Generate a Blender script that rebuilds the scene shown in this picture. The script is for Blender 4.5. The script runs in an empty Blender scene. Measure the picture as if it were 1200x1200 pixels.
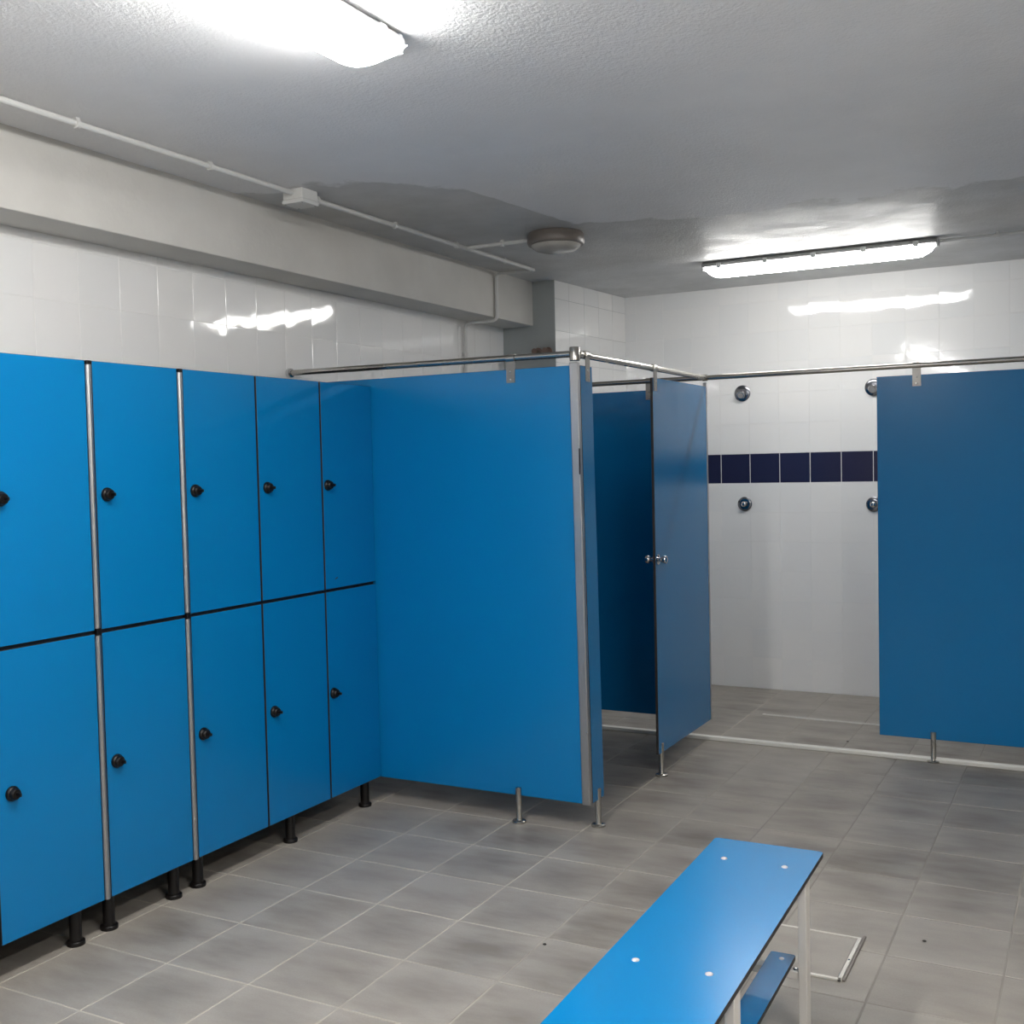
import bpy, bmesh, math, random
from mathutils import Vector, Matrix

random.seed(7)
S = bpy.context.scene
COL = S.collection

# ------------------------------------------------------------------ camera
F_PX, YAW, PITCH, ROLL = 1298.127, -0.490007, 0.0414597, 0.0224413
CAM = Vector((2.869687, 0.0, 1.5))
fw = Vector((math.sin(YAW) * math.cos(PITCH), math.cos(YAW) * math.cos(PITCH), -math.sin(PITCH)))
rt = Vector((math.cos(YAW), -math.sin(YAW), 0))
up = rt.cross(fw)
rc = rt * math.cos(ROLL) - up * math.sin(ROLL)
uc = rt * math.sin(ROLL) + up * math.cos(ROLL)
cd = bpy.data.cameras.new('camera')
cam = bpy.data.objects.new('camera', cd)
COL.objects.link(cam)
cd.sensor_width = 36
cd.lens = F_PX / 1200 * 36
cd.clip_start = 0.05
M4 = Matrix.Identity(4)
for i in range(3):
    M4[i][0], M4[i][1], M4[i][2], M4[i][3] = rc[i], uc[i], -fw[i], CAM[i]
cam.matrix_world = M4
S.camera = cam

# ------------------------------------------------------------------ world, exposure
w = bpy.data.worlds.new('world'); S.world = w; w.use_nodes = True
w.node_tree.nodes['Background'].inputs[0].default_value = (0.6, 0.63, 0.7, 1)
w.node_tree.nodes['Background'].inputs[1].default_value = 0.02
S.view_settings.view_transform = 'Standard'
S.view_settings.look = 'None'
S.view_settings.gamma = 1
S.view_settings.exposure = 2.18
S.view_settings.use_curve_mapping = False
try:
    S.cycles.caustics_reflective = False
    S.cycles.caustics_refractive = False
    S.cycles.blur_glossy = 0.5
except Exception:
    pass
LAMP_TWIN, LAMP_SINGLE, LAMP_FILL = 11.5, 10.0, 12.0      # brightness of the tube lamps; the last for the added fill pair

# ------------------------------------------------------------------ materials
def srgb(r, g, b):
    f = lambda c: (c / 255) / 12.92 if c / 255 <= 0.04045 else ((c / 255 + 0.055) / 1.055) ** 2.4
    return (f(r), f(g), f(b), 1)

class NT:
    def __init__(s, name):
        s.m = bpy.data.materials.new(name); s.m.use_nodes = True
        s.t = s.m.node_tree; s.n = s.t.nodes; s.b = s.n['Principled BSDF']
    def node(s, typ, **kw):
        o = s.n.new(typ)
        for k, v in kw.items():
            if k.startswith('i_'):
                o.inputs[k[2:].replace('_', ' ')].default_value = v
            else: setattr(o, k, v)
        return o
    def link(s, a, b): s.t.links.new(a, b)
    def noise(s, vec, scale, detail=3, rough=0.5, dim='3D'):
        o = s.node('ShaderNodeTexNoise', noise_dimensions=dim)
        o.inputs['Scale'].default_value = scale; o.inputs['Detail'].default_value = detail
        o.inputs['Roughness'].default_value = rough
        if vec is not None: s.link(vec, o.inputs['Vector'])
        return o.outputs['Fac']
    def math(s, op, a, b=0.0, clamp=False):
        o = s.node('ShaderNodeMath', operation=op, use_clamp=clamp)
        for k, v in ((0, a), (1, b)):
            if isinstance(v, (int, float)): o.inputs[k].default_value = v
            else: s.link(v, o.inputs[k])
        return o.outputs[0]
    def rng(s, v, a, b, c, d):
        o = s.node('ShaderNodeMapRange'); s.link(v, o.inputs[0])
        for k, x in enumerate((a, b, c, d)): o.inputs[k + 1].default_value = x
        return o.outputs[0]
    def mix(s, fac, A, B):
        o = s.node('ShaderNodeMix', data_type='RGBA')
        if isinstance(fac, (int, float)): o.inputs[0].default_value = fac
        else: s.link(fac, o.inputs[0])
        for k, v in ((6, A), (7, B)):
            if isinstance(v, tuple): o.inputs[k].default_value = v
            else: s.link(v, o.inputs[k])
        return o.outputs[2]
    def bump(s, h, strength, dist):
        o = s.node('ShaderNodeBump'); s.link(h, o.inputs['Height'])
        o.inputs['Strength'].default_value = strength; o.inputs['Distance'].default_value = dist
        s.link(o.outputs[0], s.b.inputs['Normal'])
    def pos(s): return s.node('ShaderNodeNewGeometry').outputs['Position']

def plain(name, col, rough=0.5, metal=0.0, spec=0.5):
    t = NT(name); t.b.inputs['Base Color'].default_value = col
    t.b.inputs['Roughness'].default_value = rough; t.b.inputs['Metallic'].default_value = metal
    t.b.inputs['Specular IOR Level'].default_value = spec
    n = t.noise(t.pos(), 9, 2)
    t.link(t.rng(n, 0.3, 0.7, max(rough - 0.04, 0.02), rough + 0.04), t.b.inputs['Roughness'])
    return t.m

def mat_laminate():
    t = NT('blue_laminate'); p = t.pos()
    n = t.noise(p, 260, 2); n2 = t.noise(p, 2.2, 3)
    a = t.mix(t.rng(n, 0.0, 1.0, 0, 1), srgb(2, 114, 172), srgb(8, 122, 182))
    a = t.mix(t.rng(n2, 0.0, 1.0, 0, 0.5), a, srgb(0, 110, 168))
    t.link(a, t.b.inputs['Base Color'])
    t.link(t.rng(n2, 0.0, 1.0, 0.18, 0.26), t.b.inputs['Roughness'])
    t.b.inputs['Specular IOR Level'].default_value = 0.38
    return t.m

def mat_wall_tile(name, c1, c2, rough=0.06):
    t = NT(name); p = t.pos()
    r = t.node('ShaderNodeObjectInfo').outputs['Random']
    t.link(t.mix(r, c1, c2), t.b.inputs['Base Color'])
    t.b.inputs['Roughness'].default_value = rough
    add = t.node('ShaderNodeVectorMath', operation='ADD'); t.link(p, add.inputs[0])
    cmb = t.node('ShaderNodeCombineXYZ'); t.link(t.math('MULTIPLY', r, 40.0), cmb.inputs[0]); t.link(cmb.outputs[0], add.inputs[1])
    h = t.noise(add.outputs[0], 9, 1)
    t.bump(h, 0.2, 0.006)
    return t.m

def mat_floor_tile():
    t = NT('grey_floor_tile'); p = t.pos()
    r = t.node('ShaderNodeObjectInfo').outputs['Random']
    oc = t.node('ShaderNodeTexCoord').outputs['Object']
    cmb = t.node('ShaderNodeCombineXYZ'); t.link(t.math('MULTIPLY', r, 57.0), cmb.inputs[2])
    add = t.node('ShaderNodeVectorMath', operation='ADD'); t.link(oc, add.inputs[0]); t.link(cmb.outputs[0], add.inputs[1])
    mp = t.node('ShaderNodeMapping'); t.link(add.outputs[0], mp.inputs[0]); mp.inputs['Scale'].default_value = (1.0, 2.6, 1)
    cloud = t.noise(mp.outputs[0], 4.2, 4, 0.55)
    big = t.noise(p, 1.1, 3)
    fine = t.noise(p, 160, 3, 0.7)
    # darker clouded heart of each slab, a print of the tile itself
    ln = t.node('ShaderNodeVectorMath', operation='LENGTH'); t.link(oc, ln.inputs[0])
    heart = t.rng(ln.outputs['Value'], 0.02, 0.2, 0.6, 0.0)
    m = t.math('ADD', t.rng(cloud, 0.38, 0.68, 0, 0.6), heart)
    m = t.math('MULTIPLY', m, t.rng(big, 0.35, 0.65, 0.45, 1.0), True)
    a = t.mix(m, srgb(168, 161, 151), srgb(114, 106, 97))
    a = t.mix(t.rng(fine, 0.3, 0.7, 0, 0.25), a, srgb(110, 107, 102))
    a = t.mix(t.math('MULTIPLY', r, 0.22), a, srgb(176, 171, 163))
    t.link(a, t.b.inputs['Base Color'])
    t.link(t.rng(cloud, 0.3, 0.7, 0.36, 0.5), t.b.inputs['Roughness'])
    t.bump(fine, 0.08, 0.002)
    return t.m

def mat_ceiling():
    t = NT('ceiling_plaster'); p = t.pos()
    sep = t.node('ShaderNodeSeparateXYZ'); t.link(p, sep.inputs[0])
    n1 = t.noise(p, 3.0, 5, 0.6)
    # edge of the damp patch: y of the edge for each x along the room
    ramp = t.node('ShaderNodeValToRGB'); cr = ramp.color_ramp
    pts = [(-0.5, 3.5), (0.0, 3.58), (0.22, 3.6), (0.353, 3.70), (0.459, 3.85), (0.561, 3.99), (0.60, 4.25), (0.625, 4.6), (0.66, 4.77), (0.78, 4.85), (1.13, 5.02), (1.3, 5.06), (1.95, 5.0), (3.0, 5.05)]
    for i, (x, y) in enumerate(pts):
        e = cr.elements[i] if i < 2 else cr.elements.new(0.5)
        e.position = (x + 0.5) / 4.0
        v = (y - 3) / 4; e.color = (v, v, v, 1)
    t.link(t.rng(sep.outputs[0], -0.5, 3.5, 0, 1), ramp.inputs[0])
    edge = t.math('ADD', t.math('MULTIPLY', ramp.outputs[0], 4.0), 3.0)
    d = t.math('SUBTRACT', sep.outputs[1], edge)
    d = t.math('ADD', d, t.rng(t.noise(p, 4.5, 4, 0.6), 0.3, 0.7, -0.1, 0.1))
    damp = t.rng(d, -0.02, 0.03, 0, 1)
    spots = t.noise(p, 7, 4, 0.6)
    mott = t.rng(n1, 0.35, 0.7, 0.6, 1.0)
    a = t.mix(t.rng(n1, 0.3, 0.7, 0, 1), srgb(240, 240, 241), srgb(234, 234, 235))
    a = t.mix(t.math('MULTIPLY', damp, mott), a, srgb(194, 194, 192))
    t.link(a, t.b.inputs['Base Color'])
    far = t.rng(sep.outputs[1], 4.6, 5.4, 0, 1)
    gl = t.math('MULTIPLY', t.math('MULTIPLY', damp, far), t.rng(spots, 0.35, 0.6, 0.3, 1))
    t.link(t.rng(gl, 0, 1, 0.62, 0.38), t.b.inputs['Roughness'])
    t.b.inputs['Specular IOR Level'].default_value = 0.22
    h = t.math('ADD', t.math('MULTIPLY', t.noise(p, 95, 3, 0.6), 1.0), t.math('MULTIPLY', t.noise(p, 34, 2), 0.6))
    t.bump(h, 0.55, 0.006)
    return t.m

def mat_plaster(name, c1, c2):
    t = NT(name); p = t.pos(); n = t.noise(p, 2.5, 5, 0.6)
    t.link(t.mix(t.rng(n, 0.3, 0.7, 0, 1), c1, c2), t.b.inputs['Base Color'])
    t.b.inputs['Roughness'].default_value = 0.6
    t.bump(t.noise(p, 60, 3), 0.25, 0.003)
    return t.m

def mat_emit(name, strength):
    t = NT(name)
    t.b.inputs['Base Color'].default_value = (0.85, 0.86, 0.88, 1)
    t.b.inputs['Emission Color'].default_value = (1.0, 0.985, 0.955, 1)
    t.b.inputs['Emission Strength'].default_value = strength
    t.b.inputs['Roughness'].default_value = 0.4
    return t.m

def mat_steel(name, c1, c2, rough):
    t = NT(name); p = t.pos()
    n = t.noise(p, 5, 2)
    t.link(t.mix(n, c1, c2), t.b.inputs['Base Color'])
    t.b.inputs['Metallic'].default_value = 1
    t.link(t.rng(n, 0.3, 0.7, rough - 0.05, rough + 0.06), t.b.inputs['Roughness'])
    return t.m

BLUE = mat_laminate()
CORE = plain('dark_laminate_core', srgb(38, 34, 32), 0.5)
CARCASS = plain('locker_carcass', srgb(20, 30, 45), 0.6)
BLACK = plain('black_plastic', srgb(16, 13, 12), 0.34, 0, 0.35)
STEEL = mat_steel('satin_steel', srgb(190, 187, 181), srgb(174, 171, 165), 0.24)
CHROME = mat_steel('chrome', srgb(225, 225, 225), srgb(205, 205, 205), 0.1)
GUN = mat_steel('dark_chrome', srgb(150, 152, 158), srgb(132, 134, 140), 0.16)
PLATE = mat_steel('bracket_steel', srgb(150, 148, 144), srgb(138, 136, 132), 0.38)
ALU = mat_steel('brushed_aluminium', srgb(188, 189, 190), srgb(168, 169, 170), 0.36)
WTILE = mat_wall_tile('white_glazed_tile', srgb(240, 240, 239), srgb(244, 243, 241))
NTILE = mat_wall_tile('navy_glazed_tile', srgb(36, 37, 64), srgb(42, 42, 70), 0.16)
WGROUT = plain('white_grout', srgb(240, 239, 236), 0.8)
FTILE = mat_floor_tile()
def mat_floor_grout():
    # pale joints by the lockers, trodden grey where people walk towards the showers
    t = NT('floor_grout'); p = t.pos(); n = t.noise(p, 1.6, 4, 0.6)
    sep = t.node('ShaderNodeSeparateXYZ'); t.link(p, sep.inputs[0])
    d = t.math('ADD', t.rng(sep.outputs[0], 0.9, 1.7, 0, 0.8), t.rng(n, 0.35, 0.65, -0.2, 0.45), True)
    t.link(t.mix(d, srgb(186, 179, 167), srgb(146, 141, 133)), t.b.inputs['Base Color'])
    t.b.inputs['Roughness'].default_value = 0.75
    return t.m
FGROUT = mat_floor_grout()
CEIL = mat_ceiling()
PLASTER = mat_plaster('white_plaster', srgb(214, 212, 207), srgb(202, 200, 195))
GREYP = mat_plaster('grey_plaster', srgb(176, 180, 178), srgb(164, 168, 166))
REARP = mat_plaster('rear_plaster', srgb(150, 152, 154), srgb(142, 144, 146))
PVC = plain('white_pvc', srgb(215, 215, 213), 0.4)
LAMPG = plain('lamp_grey', srgb(150, 150, 150), 0.45)
CLEAR = plain('clip_plastic', srgb(190, 192, 192), 0.3)
FROST = plain('frosted_glass', srgb(190, 186, 178), 0.18)
BROWN = plain('aged_plastic', srgb(122, 114, 108), 0.4)
WPAINT = plain('light_grey_paint', srgb(212, 208, 202), 0.4)
KERB = plain('white_kerb', srgb(226, 224, 218), 0.45)
COPPER = plain('copper_fitting', srgb(132, 112, 102), 0.35, 0.5)
FRAME = plain('pale_metal_frame', srgb(222, 218, 210), 0.35, 0.25)
SCREW = plain('bright_screw', srgb(235, 236, 236), 0.25, 0.55)
GRIT = plain('grit', srgb(40, 36, 32), 0.7)
MARK = plain('scratch_dark', srgb(12, 14, 20), 0.6)

# ------------------------------------------------------------------ helpers
def obj(name, bm, mats, parent=None, smooth=False, loc=None):
    me = bpy.data.meshes.new(name)
    bm.to_mesh(me); bm.free()
    if not isinstance(mats, (list, tuple)): mats = [mats]
    for m in mats: me.materials.append(m)
    if smooth:
        for f in me.polygons: f.use_smooth = True
        try: me.set_sharp_from_angle(angle=math.radians(40))
        except Exception: pass
    return objm(name, me, parent, loc)

def objm(name, me, parent=None, loc=None):
    o = bpy.data.objects.new(name, me)
    COL.objects.link(o)
    if parent: o.parent = parent
    if loc: o.location = loc
    return o

def tag(o, label, cat, group=None):
    o['label'] = label; o['category'] = cat
    if group: o['group'] = group
    return o

def thing(name, label, cat, loc=(0, 0, 0), rz=0, group=None):
    o = bpy.data.objects.new(name, None); COL.objects.link(o)
    o.empty_display_size = 0.05
    o.location = loc; o.rotation_euler = (0, 0, rz)
    return tag(o, label, cat, group)

def struct(o, label=None, cat=None):
    o['kind'] = 'structure'
    if label: o['label'] = label
    if cat: o['category'] = cat
    return o

def box(bm, a, b, bevel=0.0, mi=0):
    g = bmesh.ops.create_cube(bm, size=1)
    vs = g['verts']
    for v in vs:
        v.co = Vector([(a[k] + b[k]) / 2 + v.co[k] * (b[k] - a[k]) for k in range(3)])
    fs = set(f for v in vs for f in v.link_faces)
    for f in fs: f.material_index = mi
    if bevel:
        es = list(set(e for v in vs for e in v.link_edges))
        bmesh.ops.bevel(bm, geom=es, offset=bevel, segments=2, profile=0.5, affect='EDGES')
    return bm

def B(a, b, bevel=0.0):
    return box(bmesh.new(), a, b, bevel)

def rot_to(d):
    return Vector((0, 0, 1)).rotation_difference(Vector(d).normalized()).to_matrix()

def lathe(bm, base, d, prof, seg=20):
    """revolve (radius, height) pairs about the axis through base along d"""
    R = rot_to(d); base = Vector(base); rings = []
    for r, h in prof:
        if r < 1e-6: rings.append([bm.verts.new(base + R @ Vector((0, 0, h)))])
        else: rings.append([bm.verts.new(base + R @ Vector((r * math.cos(2 * math.pi * k / seg), r * math.sin(2 * math.pi * k / seg), h))) for k in range(seg)])
    for A, C in zip(rings, rings[1:]):
        for k in range(seg):
            k2 = (k + 1) % seg
            if len(A) == 1 and len(C) == 1: continue
            if len(A) == 1: bm.faces.new((A[0], C[k2], C[k]))
            elif len(C) == 1: bm.faces.new((A[k], A[k2], C[0]))
            else: bm.faces.new((A[k], A[k2], C[k2], C[k]))
    if len(rings[0]) > 1: bm.faces.new(rings[0][::-1])
    if len(rings[-1]) > 1: bm.faces.new(rings[-1])
    bmesh.ops.recalc_face_normals(bm, faces=bm.faces)
    return bm

def cyl(bm, a, b, r, seg=18):
    a, b = Vector(a), Vector(b); L = (b - a).length; c = min(r * 0.15, L * 0.2)
    return lathe(bm, a, b - a, [(r - c, 0), (r, c), (r, L - c), (r - c, L)], seg)

def tube_path(bm, pts, r, seg=12, bend=0.0, n=6):
    """round tube along a polyline, corners rounded with radius bend"""
    P = [Vector(p) for p in pts]
    if bend:
        Q = [P[0]]
        for a, b, c in zip(P, P[1:], P[2:]):
            u = (a - b).normalized() * bend; v = (c - b).normalized() * bend
            for k in range(n + 1):
                t = k / n
                Q.append((b + u) * (1 - t) ** 2 + b * 2 * t * (1 - t) + (b + v) * t ** 2)
        Q.append(P[-1]); P = Q
    rings = []; N = None
    for i, p in enumerate(P):
        d = (P[min(i + 1, len(P) - 1)] - P[max(i - 1, 0)]).normalized()
        if N is None: N = d.orthogonal().normalized()
        N = (N - d * N.dot(d)).normalized(); Bn = d.cross(N)
        rings.append([bm.verts.new(p + (N * math.cos(2 * math.pi * k / seg) + Bn * math.sin(2 * math.pi * k / seg)) * r) for k in range(seg)])
    for A, C in zip(rings, rings[1:]):
        for k in range(seg):
            bm.faces.new((A[k], A[(k + 1) % seg], C[(k + 1) % seg], C[k]))
    bm.faces.new(rings[0][::-1]); bm.faces.new(rings[-1])
    bmesh.ops.recalc_face_normals(bm, faces=bm.faces)
    return bm

def board(corners, t, bev=0.001):
    """flat panel from 4 corner points (one face), thickness vector t; faces slot 0, cut edges slot 1"""
    bm = bmesh.new(); t = Vector(t)
    A = [bm.verts.new(Vector(c)) for c in corners]; C = [bm.verts.new(Vector(c) + t) for c in corners]
    n = len(A)
    bm.faces.new(A); bm.faces.new(C[::-1])
    for k in range(n):
        f = bm.faces.new((A[k], C[k], C[(k + 1) % n], A[(k + 1) % n])); f.material_index = 1
    bmesh.ops.recalc_face_normals(bm, faces=bm.faces)
    if bev: bmesh.ops.bevel(bm, geom=list(bm.edges), offset=bev, segments=1, affect='EDGES', material=1)
    return bm

# ------------------------------------------------------------------ the room
XW, XR, YB, YR = -0.47, 4.15, 7.156, -1.9          # left wall, right wall, back wall, rear wall
HC = 2.639
YP, XP, YQ = 4.0806, 1.0099, 5.7164

floor = struct(obj('floor', B((XW - .1, YR - .1, -.12), (XR + .1, YB + .1, -.0013)), FGROUT), 'grey tiled changing room floor', 'floor')
ceiling = struct(obj('ceiling', B((XW - .1, YR - .1, HC), (XR + .1, YB + .1, HC + .12)), CEIL), 'white rough plaster ceiling with a damp patch', 'ceiling')
TT = .0015
wall_left = struct(obj('wall_left', B((XW - .1, YR - .1, -.1), (XW - TT, YB + .1, HC)), WGROUT), 'white tiled wall behind the lockers', 'wall')
wall_back = struct(obj('wall_back', B((XW - .1, YB + TT, -.1), (XR + .1, YB + .1, HC)), WGROUT), 'white tiled shower wall with navy tile band', 'wall')
wall_right = struct(obj('wall_right', B((XR, YR - .1, -.1), (XR + .1, YB + .1, HC)), PLASTER), 'pale wall on the right, out of view', 'wall')
wall_rear = struct(obj('wall_front', B((XW - .1, YR - .1, -.1), (XR + .1, YR, HC)), REARP), 'pale wall behind the camera', 'wall')
beam = struct(obj('beam', B((XW - .02, YR, 2.368), (-.258, 6.2, HC + .01), 0.004), PLASTER), 'plastered ceiling beam above the lockers', 'beam')

tile_cache = {}
def tile_mesh(w_, h_, mat, th=TT, bev=.0008):
    key = (round(w_, 3), round(h_, 3), mat.name)
    if key not in tile_cache:
        bm = bmesh.new()
        a, b = w_ / 2, h_ / 2
        lo = [bm.verts.new((x, y, -th)) for x, y in ((-a, -b), (a, -b), (a, b), (-a, b))]
        mi = [bm.verts.new((x, y, -bev)) for x, y in ((-a, -b), (a, -b), (a, b), (-a, b))]
        hi = [bm.verts.new((x, y, 0)) for x, y in ((-a + bev, -b + bev), (a - bev, -b + bev), (a - bev, b - bev), (-a + bev, b - bev))]
        for A, C in ((lo, mi), (mi, hi)):
            for k in range(4): bm.faces.new((A[k], A[(k + 1) % 4], C[(k + 1) % 4], C[k]))
        bm.faces.new(hi)
        me = bpy.data.meshes.new('tile'); bm.to_mesh(me); bm.free(); me.materials.append(mat)
        tile_cache[key] = me
    return tile_cache[key]

def place_tile(parent, me, origin, eu, ev, name='tile', tilt=0.0):
    o = objm(name, me, parent)
    eu, ev = Vector(eu), Vector(ev); n = eu.cross(ev)
    R = Matrix((eu, ev, n)).transposed()
    if tilt:
        R = R @ Matrix.Rotation(random.gauss(0, tilt), 3, 'X') @ Matrix.Rotation(random.gauss(0, tilt), 3, 'Y')
    o.matrix_local = Matrix.Translation(Vector(origin)) @ R.to_4x4()
    return o

def sheet(parent, name, rects, fn, mat, th=TT):
    """joined far or hidden tiles, still with real joints"""
    bm = bmesh.new()
    for u0, u1, v0, v1 in rects:
        A = [bm.verts.new(fn(u, v, 0)) for u, v in ((u0, v0), (u1, v0), (u1, v1), (u0, v1))]
        C = [bm.verts.new(fn(u, v, -th)) for u, v in ((u0, v0), (u1, v0), (u1, v1), (u0, v1))]
        bm.faces.new(A)
        for k in range(4): bm.faces.new((C[k], C[(k + 1) % 4], A[(k + 1) % 4], A[k]))
    bmesh.ops.recalc_face_normals(bm, faces=bm.faces)
    o = obj(name, bm, mat, parent); o['kind'] = 'stuff'
    return o

# floor tiles
P = .3263
XL = [XW, -.316, -.018] + [.335 + P * k for k in range(0, 12)]
XL = [x for x in XL if x < XR - .02] + [XR]
YL = [2.106 + .3274 * k for k in range(-2, 16)]
YL = [y for y in YL if y < YB - .05] + [YB]
g = .0028
KY = 5.705
for j in range(len(YL) - 1):
    for i in range(len(XL) - 1):
        sh = .04 if YL[j] > 5.6 else 0
        x0, x1, y0, y1 = XL[i] + (sh if i > 1 else 0), XL[i + 1] + (sh if i < len(XL) - 2 and i > 0 else 0), YL[j], YL[j + 1]
        me = tile_mesh(x1 - x0 - 2 * g, y1 - y0 - 2 * g, FTILE, .0016, .0012)
        o = place_tile(floor, me, ((x0 + x1) / 2, (y0 + y1) / 2, random.uniform(-.0006, .0003)), (1, 0, 0), (0, 1, 0))
rear = [YR] + [YL[0] - .3274 * k for k in range(9, 0, -1) if YL[0] - .3274 * k > YR + .02] + [YL[0]]
sheet(floor, 'tile_field', [(XL[i] + g, XL[i + 1] - g, rear[j] + g, rear[j + 1] - g) for i in range(len(XL) - 1) for j in range(len(rear) - 1)],
      lambda u, v, n: Vector((u, v, n)), FTILE, .0016)

# back wall tiles
ZL = [0.0, .204] + [.204 + .1915 * k for k in range(1, 8)] + [1.74, 1.937, 2.135, 2.331, 2.527, HC]
BX = [-.03 + .0] + [.0495 + .1952 * k for k in range(0, 16)]
gw = .0007
for j in range(len(ZL) - 1):
    navy = j == 7
    for i in range(len(BX) - 1):
        gg = .0022 if navy else gw
        me = tile_mesh(BX[i + 1] - BX[i] - 2 * gg, ZL[j + 1] - ZL[j] - 2 * gw, NTILE if navy else WTILE)
        place_tile(wall_back, me, ((BX[i] + BX[i + 1]) / 2, YB, (ZL[j] + ZL[j + 1]) / 2), (1, 0, 0), (0, 0, 1), tilt=.0016)
BX2 = [BX[-1]] + [BX[-1] + .1952 * k for k in range(1, 7) if BX[-1] + .1952 * k < XR]
for navy in (0, 1):
    sheet(wall_back, 'tile_field', [(BX2[i] + gw, BX2[i + 1] - gw, ZL[j] + gw, ZL[j + 1] - gw) for i in range(len(BX2) - 1) for j in range(len(ZL) - 1) if (j == 7) == bool(navy)],
          lambda u, v, n: Vector((u, YB - n, v)), NTILE if navy else WTILE)

# left wall tiles
LZ = [1.543, 1.74, 1.937, 2.134, 2.330, 2.372]
LY = [2.896 + .1957 * k for k in range(-6, 17)] + [6.2]
for j in range(len(LZ) - 1):
    for i in range(len(LY) - 1):
        me = tile_mesh(LY[i + 1] - LY[i] - 2 * gw, LZ[j + 1] - LZ[j] - 2 * gw, WTILE)
        place_tile(wall_left, me, (XW, (LY[i] + LY[i + 1]) / 2, (LZ[j] + LZ[j + 1]) / 2), (0, 1, 0), (0, 0, 1), tilt=.0016)
LZ2 = [0.0] + [1.543 - .1915 * k for k in range(7, -1, -1)]
LY0 = [LY[0] - .1957 * k for k in range(17, -1, -1)]
R2 = [(LY[i], LY[i + 1], LZ2[j], LZ2[j + 1]) for i in range(len(LY) - 1) for j in range(len(LZ2) - 1)]
R2 += [(LY0[i], LY0[i + 1], z0, z1) for i in range(len(LY0) - 1) for z0, z1 in list(zip(LZ2, LZ2[1:])) + list(zip(LZ, LZ[1:]))]
sheet(wall_left, 'tile_field', [(a + gw, b - gw, c + gw, d - gw) for a, b, c, d in R2], lambda u, v, n: Vector((XW + n, u, v)), WTILE)

# pillar in the far left corner: plastered front, tiled flank
pa, pb = Vector((-.106, 6.2, 0)), Vector((-.028, YB, 0))
ud = (pb - pa).normalized(); nd = ud.cross(Vector((0, 0, 1)))
bm = bmesh.new()
c = [Vector((XW - .02, 6.2, 0)), Vector((-.106 - TT, 6.2, 0)), Vector((-.028 - TT, YB + .02, 0)), Vector((XW - .02, YB + .02, 0))]
lo = [bm.verts.new(v) for v in c]; hi = [bm.verts.new(v + Vector((0, 0, HC + .01))) for v in c]
for k in range(4): bm.faces.new((lo[k], lo[(k + 1) % 4], hi[(k + 1) % 4], hi[k]))
bm.faces.new(hi); bm.faces.new(lo[::-1])
bmesh.ops.recalc_face_normals(bm, faces=bm.faces)
pillar = struct(obj('pillar', bm, GREYP), 'grey plastered pillar in the far left corner', 'pillar')
Lp = (pb - pa).length
UL = [0] + [Lp - .1957 * k for k in range(4, -1, -1)]
for j in range(len(ZL) - 1):
    for i in range(len(UL) - 1):
        me = tile_mesh(UL[i + 1] - UL[i] - 2 * gw, ZL[j + 1] - ZL[j] - 2 * gw, NTILE if j == 7 else WTILE)
        q = pa + ud * ((UL[i] + UL[i + 1]) / 2)
        place_tile(pillar, me, (q.x, q.y, (ZL[j] + ZL[j + 1]) / 2), ud, (0, 0, 1), tilt=.0016)

# shower threshold kerb
kerb = struct(obj('trim_1', B((XW + .001, KY, 0.0003), (XR - .002, KY + .04, .02), .003), KERB), 'white raised threshold along the shower area', 'trim')

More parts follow.
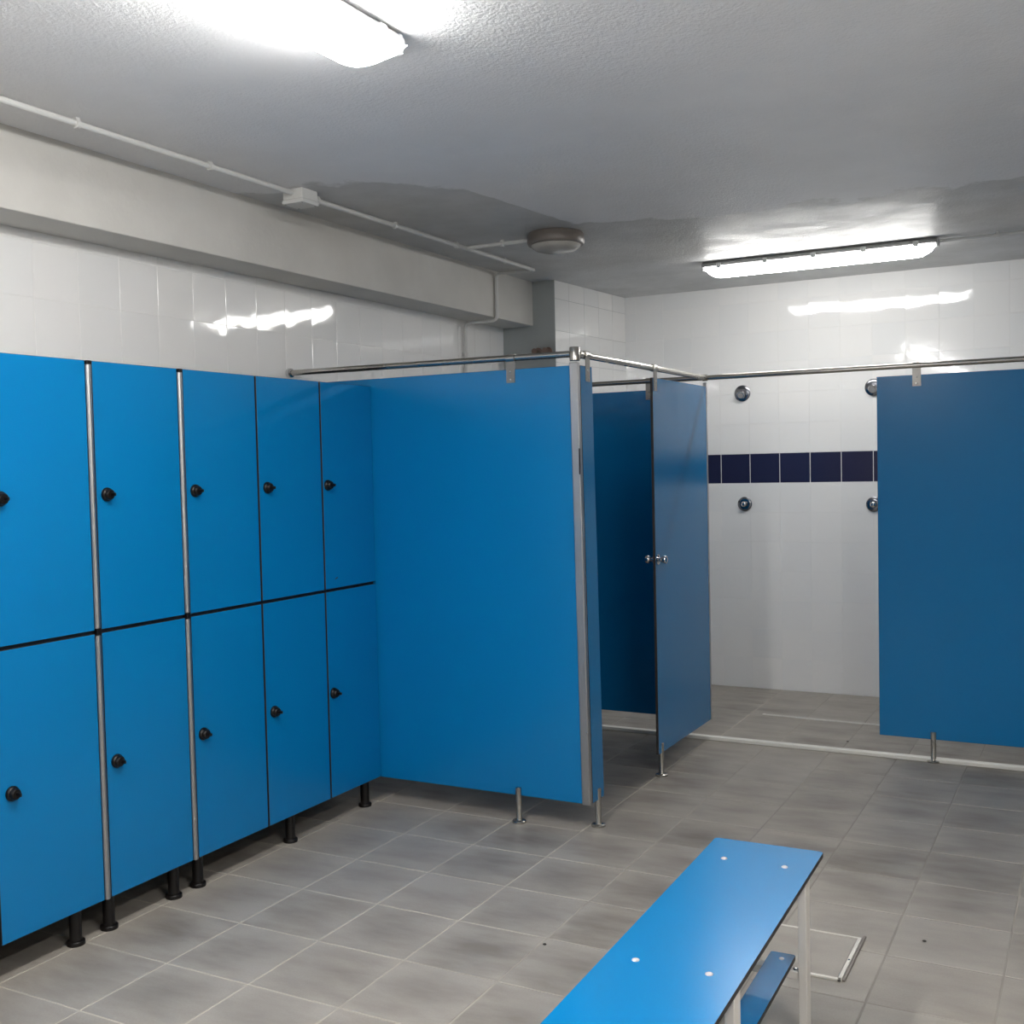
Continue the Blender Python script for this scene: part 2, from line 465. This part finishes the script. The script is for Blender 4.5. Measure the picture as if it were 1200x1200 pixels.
# ------------------------------------------------------------------ lamps
def tube_lamp(name, label, length, wid, hh, hd, mat, loc, rz, tray=.36):
    """waterproof tube lamp under the ceiling; local x along the tube, z=0 at the ceiling"""
    t = thing(name, label, 'lamp', loc, rz, None)
    L = length / 2
    bm = bmesh.new()
    w2 = wid * tray
    # tray
    sec = [(-w2 * .62, 0), (-w2, -hh * .55), (-w2, -hh), (w2, -hh), (w2, -hh * .55), (w2 * .62, 0)]
    A = [bm.verts.new((-L, y, z)) for y, z in sec]; C = [bm.verts.new((L, y, z)) for y, z in sec]
    for k in range(len(sec)): bm.faces.new((A[k], A[(k + 1) % len(sec)], C[(k + 1) % len(sec)], C[k]))
    bm.faces.new(A); bm.faces.new(C[::-1]); bmesh.ops.recalc_face_normals(bm, faces=bm.faces)
    bmesh.ops.bevel(bm, geom=list(bm.edges), offset=.003, segments=1, affect='EDGES')
    obj('housing', bm, LAMPG, t)
    # diffuser bowl with sloped ends
    bm = bmesh.new(); n = 12; w2 = wid / 2 if tray < .45 else wid * .44
    def ring(x, s, zf):
        out = []
        for k in range(n + 1):
            a = math.pi * k / n
            y = -math.cos(a) * (1.0 if 0 < k < n else .74); z = math.sin(a) ** .6
            out.append(bm.verts.new((x, y * w2 * .93 * s, -hh - hd * z * zf)))
        return out
    xs = [(-L + .012, .97, .12), (-L + .03, 1, .55), (-L + .07, 1, .92), (-L + .1, 1, 1), (L - .1, 1, 1), (L - .07, 1, .92), (L - .03, 1, .55), (L - .012, .97, .12)]
    rs = [ring(*q) for q in xs]
    for A, C in zip(rs, rs[1:]):
        for k in range(n): bm.faces.new((A[k], A[k + 1], C[k + 1], C[k]))
    bm.faces.new(rs[0]); bm.faces.new(rs[-1][::-1])
    bmesh.ops.recalc_face_normals(bm, faces=bm.faces)
    bm.normal_update()
    for f in bm.faces:
        if f.normal.z < -.8: f.material_index = 1      # prismatic bowl: brightest straight down
    obj('diffuser', bm, mat if isinstance(mat, list) else [mat, mat], t, True)
    for sx in (-1, 1):
        obj('end_cap', B((sx * (L + .001) - .008, -w2 * .6, -hh - .016), (sx * (L + .001) + .008, w2 * .6, -.006), .003), CLEAR, t)
    for k in range(5):
        x = (-.42 + .21 * k) * length; w2 = wid * tray if k == 0 else w2
        for sy in (-1, 1):
            obj('clip', B((x - .013, sy * (w2 + .002) - .0035, -hh - .012), (x + .013, sy * (w2 + .002) + .0035, -hh * .45), .001), CLEAR, t)
    return t
tube_lamp('tube_lamp', 'lit twin tube ceiling lamp at the top left, running towards the camera', 1.28, .19, .042, .062, mat_emit('twin_tube_glow', LAMP_TWIN), (1.2, 1.83, HC), math.radians(90))
tube_lamp('tube_lamp', 'lit slim tube lamp on the ceiling in front of the shower wall', 1.262, .095, .03, .062, [mat_emit('single_tube_side', LAMP_SINGLE * .5), mat_emit('single_tube_glow', LAMP_SINGLE * 1.8)], (1.481, 6.2, HC), 0, .53)
if LAMP_FILL:  # unseen lamps, added to lift the screen panel and ceiling out of the dark
    rg = mat_emit('rear_fill_glow', LAMP_FILL)
    tube_lamp('tube_lamp', 'added fill tube lamp behind the camera, on the locker side', 1.28, .19, .042, .062, rg, (1.2, -.75, HC), math.radians(90))
    tube_lamp('tube_lamp', 'added fill tube lamp right of the camera, out of view', 1.28, .19, .042, .062, mat_emit('side_fill_glow', LAMP_FILL * 1.2), (3.25, 1.3, HC), math.radians(90))

rl = thing('round_ceiling_lamp', 'unlit round bulkhead lamp with drab rim on the ceiling', 'lamp', (.497, 4.97, HC))
obj('rim', lathe(bmesh.new(), (0, 0, 0), (0, 0, -1), [(.132, 0), (.14, .012), (.142, .045), (.136, .058), (.120, .060)], 36), BROWN, rl, True)
obj('glass_bowl', lathe(bmesh.new(), (0, 0, 0), (0, 0, -1), [(.124, .058), (.118, .07), (.1, .082), (.07, .09), (.03, .0945), (0, .095)], 36), FROST, rl, True)

# ------------------------------------------------------------------ conduits
CZ = HC - .019
def conduit(name, label, pts, clips, r=.0105, bend=.05):
    t = thing(name, label, 'pipe', pts[0])
    o0 = Vector(pts[0])
    obj('pipe', tube_path(bmesh.new(), [Vector(p) - o0 for p in pts], r, 12, bend), PVC, t, True)
    for q, d, nrm in clips:
        q = Vector(q) - o0; d = Vector(d).normalized(); nn = Vector(nrm)
        bm = lathe(bmesh.new(), q - d * .008, d, [(r + .0005, 0), (r + .0045, .001), (r + .0045, .015), (r + .0005, .016)], 14)
        s = d.cross(nn)
        bmb = bmesh.ops.create_cube(bm, size=1)['verts']
        for v in bmb:
            v.co = q + nn * (.011 + v.co.z * .014) + d * v.co.x * .016 + s * v.co.y * .014
        obj('clip', bm, PVC, t)
    return t
UPV = (0, 0, 1)
conduit('conduit_pipe', 'long white conduit along the ceiling, running left from the junction box', [(-.012, YR + .03, CZ), (-.012, 3.575, CZ)],
        [((-.012, y, CZ), (0, 1, 0), UPV) for y in (.72, 1.32, 1.92, 2.517, 3.115)])
conduit('conduit_pipe', 'white conduit along the ceiling between junction box and grey pillar', [(-.012, 3.69, CZ), (-.006, 5.72, CZ)],
        [((-.012, y, CZ), (0, 1, 0), UPV) for y in (3.745, 4.32, 4.87, 5.38)])
conduit('conduit_pipe', 'short white conduit branching to the round ceiling lamp', [(.004, 4.955, CZ), (.36, 4.97, CZ)], [((.2, 4.963, CZ), (1, .04, 0), UPV)])
conduit('conduit_pipe', 'white conduit bending down over the beam and the tiled wall', [(-.02, 5.705, CZ), (-.243, 5.705, CZ), (-.243, 5.705, 2.35), (-.452, 5.695, 2.35), (-.452, 5.69, 1.99)],
        [((-.452, 5.69, 2.17), (0, 0, 1), (-1, 0, 0))], bend=.035)
conduit('conduit_pipe', 'thin white conduit leading right from the slim tube lamp', [(2.125, 6.2, CZ), (XR - .01, 6.2, CZ)],
        [((x, 6.2, CZ), (1, 0, 0), UPV) for x in (2.4, 2.95, 3.5)], r=.009)
jb = thing('junction_box', 'white square junction box on the ceiling conduit', 'junction box', (-.012, 3.632, HC))
obj('body', B((-.05, -.05, -.044), (.05, .05, -.0005), .004), PVC, jb)
obj('lid', B((-.053, -.053, -.06), (.053, .053, -.044), .004), PVC, jb)
for sx in (-1, 1):
    for sy in (-1, 1):
        obj('screw', lathe(bmesh.new(), (sx * .042, sy * .042, -.0595), (0, 0, -1), [(.005, 0), (.004, .0015), (0, .002)], 10), LAMPG, jb)

# ------------------------------------------------------------------ lockers
ZB, ZM, ZT = .1165, .994, 1.8685
GAPS = {0: 2.1147 - .001, 1: 2.512, 2: 2.911, 3: 3.3085, 4: 3.704, 5: 4.074}
def lock(parent, y, z):
    k = obj('lock', lathe(bmesh.new(), (0, y, z), (1, 0, 0), [(.0225, 0), (.023, .005), (.021, .010), (.018, .012), (.017, .02), (.014, .0235), (0, .024)], 20), BLACK, parent, True)
    bm = B((.021, y - .003, z - .0055), (.043, y + .003, z + .0055), .002)
    return k, bm
def locker_unit(label, cols, feet, profiles):
    y0, y1 = cols[0][0], cols[-1][1]
    t = thing('locker_unit', label, 'locker', (-.22, (y0 + y1) / 2, 0), 0, 'blue lockers along the left wall')
    off = Vector(t.location)
    L = lambda bm: (bmesh.ops.translate(bm, verts=bm.verts, vec=-off), bm)[1]
    bm = bmesh.new()
    for a, b in cols:       # open-front carcass: sides, top, bottom, shelf and back
        for zz0, zz1 in ((ZB + .004, ZM), (ZM, ZT - .004)):
            box(bm, (-.45, a + .002, zz0), (-.44, b - .002, zz1))
            box(bm, (-.44, a + .002, zz0), (-.016, a + .012, zz1))
            box(bm, (-.44, b - .012, zz0), (-.016, b - .002, zz1))
            box(bm, (-.44, a + .012, zz0), (-.016, b - .012, zz0 + .01))
            box(bm, (-.44, a + .012, zz1 - .01), (-.016, b - .012, zz1))
    obj('carcass', L(bm), CARCASS, t)
    for a, b in cols:
        for zz0, zz1 in ((ZB, ZM - .0055), (ZM + .0055, ZT)):
            y_a = a + (.017 if a in (G[1], G[2]) else .0045); y_b = b - (.0112 if b in (G[1], G[2]) else .0045)
            if b == GAPS[5]: y_b = b - .0045
            d = obj('door', L(board([(0, y_a, zz0), (0, y_b, zz0), (0, y_b, zz1), (0, y_a, zz1)], (-.013, 0, 0))), [BLUE, CORE], t)
            zl = 1.437 if zz0 > .5 else .558
            yl = a + .058 if a < 3.3 else a + (.05 if a < 3.5 else .036)
            k, fin = lock(d, yl, zl)
            bmesh.ops.translate(fin, verts=fin.verts, vec=-off)
            k.data.transform(Matrix.Translation(-off))
            bm = bmesh.new(); bm.from_mesh(k.data)
            tmp = bpy.data.meshes.new('t'); fin.to_mesh(tmp); fin.free(); bm.from_mesh(tmp); bpy.data.meshes.remove(tmp)
            bm.to_mesh(k.data); bm.free()
            if b == GAPS[5] and zz0 > .5:
                bm = board([(.0004, 3.772, 1.036), (.0004, 3.795, 1.042), (.0004, 3.79, 1.046), (.0004, 3.776, 1.041)], (-.0003, 0, 0), 0)
                m = obj('scratch', L(bm), [MARK, MARK], d)
    for y in profiles:
        for zz0, zz1 in ((ZB + .0, ZM - .011), (ZM + .011, ZT - .012)):
            obj('aluminium_profile', L(cyl(bmesh.new(), (-.001, y + .0005, zz0), (-.001, y + .0005, zz1), .0105, 16)), ALU, t, True)
        for zc, hz in ((ZM, .0105), (ZT - .006, .006)):
            obj('profile_cap', L(B((-.012, y - .009, zc - hz), (.009, y + .010, zc + hz), .002)), BLACK, t)
    for y in feet:
        for xx in (-.035, -.40):
            obj('foot', L(lathe(bmesh.new(), (xx, y, 0), (0, 0, 1), [(.029, 0), (.029, .012), (.027, .0145), (.0205, .016), (.0195, .02), (.0195, ZB + .004)], 18)), BLACK, t, True)
    return t
G = GAPS
locker_unit('blue two-tier locker unit at the left edge of the picture', [(G[0] - .4, G[0]), (G[0], G[1])], [1.76, 2.41], [])
locker_unit('narrow single-column blue locker unit between two silver profiles', [(G[1], G[2])], [2.545, 2.835], [G[1], G[2]])
locker_unit('three-column blue locker unit next to the long cubicle panel', [(G[2], G[3]), (G[3], G[4]), (G[4], G[5])], [2.954, 3.475, 3.99], [])

# ------------------------------------------------------------------ cubicle partitions
TH = .013
ZPB, ZPT, ZR = .113, 1.9, 1.946
RR = .0135
def foot(parent, off, x, y, top=.15):
    o = Vector(off)
    f = obj('foot', lathe(bmesh.new(), Vector((x, y, 0)) - o, (0, 0, 1), [(.03, 0), (.03, .007), (.027, .010), (.0145, .012), (.0132, .015), (.0132, top - .003), (.010, top)], 18), STEEL, parent, True)
    return f
def bracket(parent, off, p, axis, face, zlow=1.845, wid=.02):
    """sleeve round the rail plus a plate down the panel face; axis = rail direction, face = side the plate is on"""
    o = Vector(off); a = Vector(axis); n = Vector(face); p = Vector(p)
    br = obj('bracket', lathe(bmesh.new(), p - a * wid - o, a, [(RR + .0002, 0), (RR + .004, .001), (RR + .004, 2 * wid - .001), (RR + .0002, 2 * wid)], 18), STEEL, parent, True)
    bm = bmesh.new()
    vs = bmesh.ops.create_cube(bm, size=1)['verts']
    z0, z1 = zlow, p.z - RR
    for v in vs:
        v.co = p + a * v.co.x * 2 * wid + n * (TH / 2 + .002 + v.co.y * .0035) + Vector((0, 0, (z0 + z1) / 2 - p.z + v.co.z * (z1 - z0))) - o
    bmesh.ops.recalc_face_normals(bm, faces=bm.faces)
    obj('plate', bm, PLATE, br)
    for zz in (z0 + .012, z0 + .045):
        q = p + n * (TH / 2 + .0035); q.z = zz
        obj('screw', lathe(bmesh.new(), q - o, n, [(.005, 0), (.004, .002), (0, .0028)], 10), CHROME, br, True)
    return br

def lx(z): return 1.031 - .020 * z / 1.9          # the free corner leans a little
# long panel facing the camera
o = (0.5, YP, 0)
t = thing('cubicle_panel', 'long bright blue cubicle panel standing against the lockers', 'panel', o, 0, 'blue cubicle panels')
V = lambda x, y, z, o: (x - o[0], y - o[1], z - o[2])
x_b, x_t = lx(ZPB) - .033, lx(ZPT) - .033
obj('panel', board([V(XW + .012, YP - TH / 2, ZPB, o), V(x_b, YP - TH / 2, ZPB, o), V(x_t, YP - TH / 2, ZPT, o), V(XW + .012, YP - TH / 2, ZPT, o)], (0, TH, 0)), [BLUE, CORE], t)
bm = board([V(x_b - .003, YP - .014, ZPB - .002, o), V(x_b + .033, YP - .014, ZPB - .002, o), V(x_t + .033, YP - .014, ZR - .035, o), V(x_t - .003, YP - .014, ZR - .035, o)], (0, .028, 0), .003)
ep = obj('end_profile', bm, [ALU, ALU], t)
obj('hinge_slot', B(V(lx(1.51) - .004, YP - .0155, 1.46, o), V(lx(1.51) + .0005, YP - .010, 1.565, o), .0005), BLACK, ep)
obj('screw', lathe(bmesh.new(), V(lx(.41) - .004, YP - .014, .41, o), (0, -1, 0), [(.004, 0), (.003, .002), (0, .0025)], 10), CHROME, ep)
obj('post_cap', lathe(bmesh.new(), V(lx(1.9) - .016, YP, 1.918, o), (0, 0, 1), [(.019, 0), (.0215, .002), (.0215, .052), (.019, .055), (0, .055)], 22), STEEL, t, True)
bracket(t, o, (.706, YP, ZR), (1, 0, 0), (0, -1, 0))
foot(t, o, .701, YP - .012)
# short return strip beside the doorway
o = (lx(1), 4.16, 0)
t = thing('cubicle_panel', 'narrow blue strip panel at the doorway edge', 'panel', o, 0, 'blue cubicle panels')
obj('panel', board([V(lx(ZPB), YP + .016, ZPB, o), V(lx(ZPB), 4.212, ZPB, o), V(lx(ZPT), 4.212, ZPT, o), V(lx(ZPT), YP + .016, ZPT, o)], (-TH, 0, 0)), [BLUE, CORE], t)
bracket(t, o, (lx(1.9) - TH / 2, 4.166, ZR), (0, 1, 0), (1, 0, 0), 1.838)
foot(t, o, lx(0) - TH / 2, 4.16, .16)
# panel right of the doorway
o = (XP, 5.3, 0)
t = thing('cubicle_panel', 'pale-lit blue panel with a latch knob right of the doorway', 'panel', o, 0, 'blue cubicle panels')
obj('panel', board([V(XP, 4.915, ZPB, o), V(XP, YQ - .008, ZPB, o), V(XP, YQ - .008, ZPT, o), V(XP, 4.915, ZPT, o)], (-TH, 0, 0)), [BLUE, CORE], t)
obj('end_profile', B(V(XP - TH - .003, YQ - .010, ZPB - .001, o), V(XP + .003, YQ + .004, ZPT + .02, o), .001), ALU, t)
bracket(t, o, (XP - TH / 2, 4.945, ZR), (0, 1, 0), (1, 0, 0), 1.838)
foot(t, o, XP - TH / 2, 4.965, .16)
for s, x0 in ((1, XP), (-1, XP - TH)):
    obj('knob', lathe(bmesh.new(), V(x0, 4.942, 1.042, o), (s, 0, 0), [(.024, 0), (.024, .004), (.010, .008), (.009, .018), (.017, .024), (.021, .034), (.018, .044), (.008, .049), (0, .05)], 20), CHROME, t, True)
# divider behind the doorway
o = (.27, YQ, 0)
t = thing('cubicle_panel', 'dark shaded blue panel seen through the cubicle doorway', 'panel', o, 0, 'blue cubicle panels')
obj('panel', board([V(XW + .012, YQ - TH / 2, ZPB, o), V(XP - .03, YQ - TH / 2, ZPB, o), V(XP - .03, YQ - TH / 2, ZPT - .004, o), V(XW + .012, YQ - TH / 2, ZPT - .004, o)], (0, TH, 0)), [BLUE, CORE], t)
bracket(t, o, (.69, YQ, ZR), (1, 0, 0), (0, -1, 0))
foot(t, o, -.1, YQ, .15)
# screen in front of the showers
o = (2.75, YQ, 0)
t = thing('cubicle_panel', 'wide dark blue screen panel in front of the showers at right', 'panel', o, 0, 'blue cubicle panels')
obj('panel', board([V(1.8846, YQ - TH / 2, ZPB, o), V(3.62, YQ - TH / 2, ZPB, o), V(3.62, YQ - TH / 2, ZPT, o), V(1.8846, YQ - TH / 2, ZPT, o)], (0, TH, 0)), [BLUE, CORE], t)
for bx in (2.073, 3.42): bracket(t, o, (bx, YQ, ZR), (1, 0, 0), (0, -1, 0))
for fx in (2.138, 3.4):
    foot(t, o, fx, YQ - .004, .15)

# rails
def rail(label, a, b, flanges, sleeves=()):
    a, b = Vector(a), Vector(b); d = (b - a).normalized()
    t = thing('support_rail', label, 'rail', a, 0, 'steel support rails above the panels')
    obj('tube', tube_path(bmesh.new(), [Vector((0, 0, 0)), b - a], RR, 18), STEEL, t, True)
    for p, dd in flanges:
        obj('flange', lathe(bmesh.new(), Vector(p) - a, dd, [(.021, 0), (.0225, .004), (.0225, .016), (.02, .022), (.0145, .024)], 22), CHROME, t, True)
    for p in sleeves:
        obj('sleeve', lathe(bmesh.new(), Vector(p) - a - d * .014, d, [(RR + .0003, 0), (RR + .0045, .002), (RR + .0045, .026), (RR + .0003, .028)], 20), STEEL, t, True)
xt = lx(1.9) - .016
rail('steel rail above the long bright blue panel, fixed to the left wall', (XW + .001, YP, ZR + .008), (xt - .018, YP, ZR), [((XW + .001, YP, ZR + .008), (1, 0, 0))], [])
rail('steel rail over the cubicle doorway', (xt + .002, YP + .019, ZR), (XP - TH / 2, YQ - .016, ZR), [], [(xt + .002, YP + .036, ZR)])
rail('long steel rail spanning the showers from wall to wall', (XW + .001, YQ, ZR), (XR - .001, YQ, ZR), [((XW + .001, YQ, ZR), (1, 0, 0)), ((XR - .001, YQ, ZR), (-1, 0, 0))], [(XP - TH / 2, YQ, ZR)])

# ------------------------------------------------------------------ shower fittings
def shower_head(x, z, label):
    t = thing('wall_shower', label, 'shower head', (x, YB, z), 0, 'shower heads on the back wall')
    obj('rosette', lathe(bmesh.new(), (0, 0, 0), (0, -1, 0), [(.053, 0), (.053, .004), (.049, .007), (.03, .009), (.02, .009)], 28), GUN, t, True)
    obj('nozzle', lathe(bmesh.new(), (0, -.012, 0), (0, -1, -.45), [(.016, 0), (.018, .02), (.024, .03), (.026, .036), (.024, .04), (0, .04)], 24), CHROME, t, True)
    obj('spray_face', lathe(bmesh.new(), Vector((0, -.012, 0)) + Vector((0, -1, -.45)).normalized() * .0395, (0, -1, -.45), [(.02, 0), (.019, .002), (.01, .003), (0, .003)], 20), LAMPG, t, True)
def shower_button(x, z, label):
    t = thing('shower_button', label, 'shower valve', (x, YB, z), 0, 'push valves on the back wall')
    obj('rosette', lathe(bmesh.new(), (0, 0, 0), (0, -1, 0), [(.047, 0), (.047, .005), (.044, .008), (.026, .010), (.018, .010)], 28), GUN, t, True)
    obj('push_knob', lathe(bmesh.new(), (0, -.01, 0), (0, -1, 0), [(.014, 0), (.015, .012), (.018, .016), (.018, .024), (.014, .028), (0, .03)], 24), CHROME, t, True)
shower_head(.786, 1.942, 'chrome shower head fully visible beside the doorway panel')
shower_head(1.617, 1.938, 'chrome shower head half hidden by the screen panel')
shower_button(.793, 1.216, 'chrome push valve fully visible under the navy band')
shower_button(1.613, 1.211, 'chrome push valve half hidden by the screen panel')
for x, lb in ((-.226, 'left of two small copper fittings behind the rail on the pillar'), (-.155, 'right of two small copper fittings behind the rail on the pillar')):
    v = thing('pipe_fitting', lb, 'pipe fitting', (x, 6.2, 2.205), 0, 'copper fittings on the pillar')
    obj('rosette', lathe(bmesh.new(), (0, 0, 0), (0, -1, 0), [(.026, 0), (.026, .005), (.015, .009), (.013, .009)], 18), COPPER, v, True)
    obj('stub', lathe(bmesh.new(), (0, -.006, 0), (0, -1, 0), [(.014, 0), (.014, .04), (.018, .042), (.018, .055), (0, .056)], 16), COPPER, v, True)

dc = thing('drain_channel', 'thin pale linear drain strip across the shower floor', 'drain', (2.6, 6.363, 0), -.03)
obj('frame', B((-1.5, -.011, .0006), (1.5, .011, .006), .001), KERB, dc)
obj('slot', B((-1.48, -.003, .0055), (1.48, .003, .0066)), STEEL, dc)

# ------------------------------------------------------------------ bench
bn = thing('bench', 'blue laminate bench with white steel legs in the foreground', 'bench', (2.078, 2.15, 0), .018)
ZS = .45
def rounded(x0, x1, y0, y1, r, n=4):
    out = []
    for cx, cy, a0 in ((x1 - r, y1 - r, 0), (x0 + r, y1 - r, 90), (x0 + r, y0 + r, 180), (x1 - r, y0 + r, 270)):
        for k in range(n + 1):
            a = math.radians(a0 + 90 * k / n); out.append((cx + r * math.cos(a), cy + r * math.sin(a)))
    return out
def slab(x0, x1, y0, y1, r, z, th):
    return board([(x, y, z) for x, y in rounded(x0, x1, y0, y1, r)], (0, 0, -th), .0008)
seat = obj('seat', slab(-.149, .149, -.81, .81, .012, ZS, .012), [BLUE, CORE], bn)
for y in (-.656, -.004, .656):
    for x in (-.08, .08):
        obj('screw', lathe(bmesh.new(), (x, y, ZS - .0005), (0, 0, 1), [(.0088, 0), (.0082, .002), (.005, .0038), (0, .0045)], 14), SCREW, seat, True)
    fr = obj('crossbar', B((-.118, y - .02, ZS - .034), (.118, y + .02, ZS - .0125), .002), WPAINT, bn)
    fr2 = obj('crossbar', B((-.118, y - .015, .166), (.118, y + .015, .187), .002), WPAINT, bn)
    for x in (-.128, .128):
        lg = obj('leg', B((x - .0105, y - .0225, .004), (x + .0105, y + .0225, ZS - .0125), .002), WPAINT, bn)
        obj('leg_foot', B((x - .012, y - .024, 0), (x + .012, y + .024, .008), .002), BLACK, lg)
    obj('screw', lathe(bmesh.new(), (.105, y, .187), (0, 0, 1), [(.007, 0), (.006, .002), (0, .004)], 12), CHROME, fr2, True)
for x in (-.061, .061):
    sl = obj('shelf_slat', slab(x - .033, x + .033, -.71, .71, .008, .2, .0125), [BLUE, CORE], bn)
    for y in (-.656, -.004, .66):
        obj('screw', lathe(bmesh.new(), (x + .004, y + .012, .1995), (0, 0, 1), [(.0075, 0), (.007, .002), (.004, .0035), (0, .004)], 14), SCREW, sl, True)

# ------------------------------------------------------------------ floor drain cover
dr = thing('drain_cover', 'square floor hatch with bright metal frame beside the bench', 'drain cover', (2.071, 3.34, 0), .0)
ct = objm('cover_tile', tile_mesh(.25, .294, FTILE, .0038, .0015), dr, (0, 0, .0048))
for nm, a, b in (('frame_bar', (-.137, .1485, .0006), (.137, .156, .006)), ('frame_bar', (-.137, -.16, .0006), (.137, -.1485, .0075)),
                 ('frame_bar', (-.137, -.1485, .0006), (-.1275, .1485, .006)), ('frame_bar', (.1265, -.16, .0006), (.138, .1485, .0075))):
    obj(nm, B(a, b, .001), FRAME, dr)
obj('rubber_edge', B((.1385, -.155, .0006), (.147, .175, .006), .001), BROWN, dr)
obj('screw', lathe(bmesh.new(), (.1325, -.02, .0072), (0, 0, 1), [(.004, 0), (.003, .002), (0, .003)], 10), CHROME, dr)

# grit lying on the floor
for x, y, lb in ((1.33, 3.04, 'tiny dark chip of grit on the floor left of the bench'), (2.383, 3.56, 'tiny dark chip of grit on the floor right of the hatch'), (1.68, 5.95, 'tiny dark chip of grit just behind the white kerb')):
    bm = bmesh.new(); bmesh.ops.create_icosphere(bm, subdivisions=1, radius=.006)
    for v in bm.verts: v.co = Vector((v.co.x * random.uniform(.8, 1.5), v.co.y * random.uniform(.6, 1.1), (v.co.z + .006) * .5 + .0))
    tag(obj('grit_chip', bm, GRIT, None, False, (x, y, .0003)), lb, 'grit', 'grit on the floor')
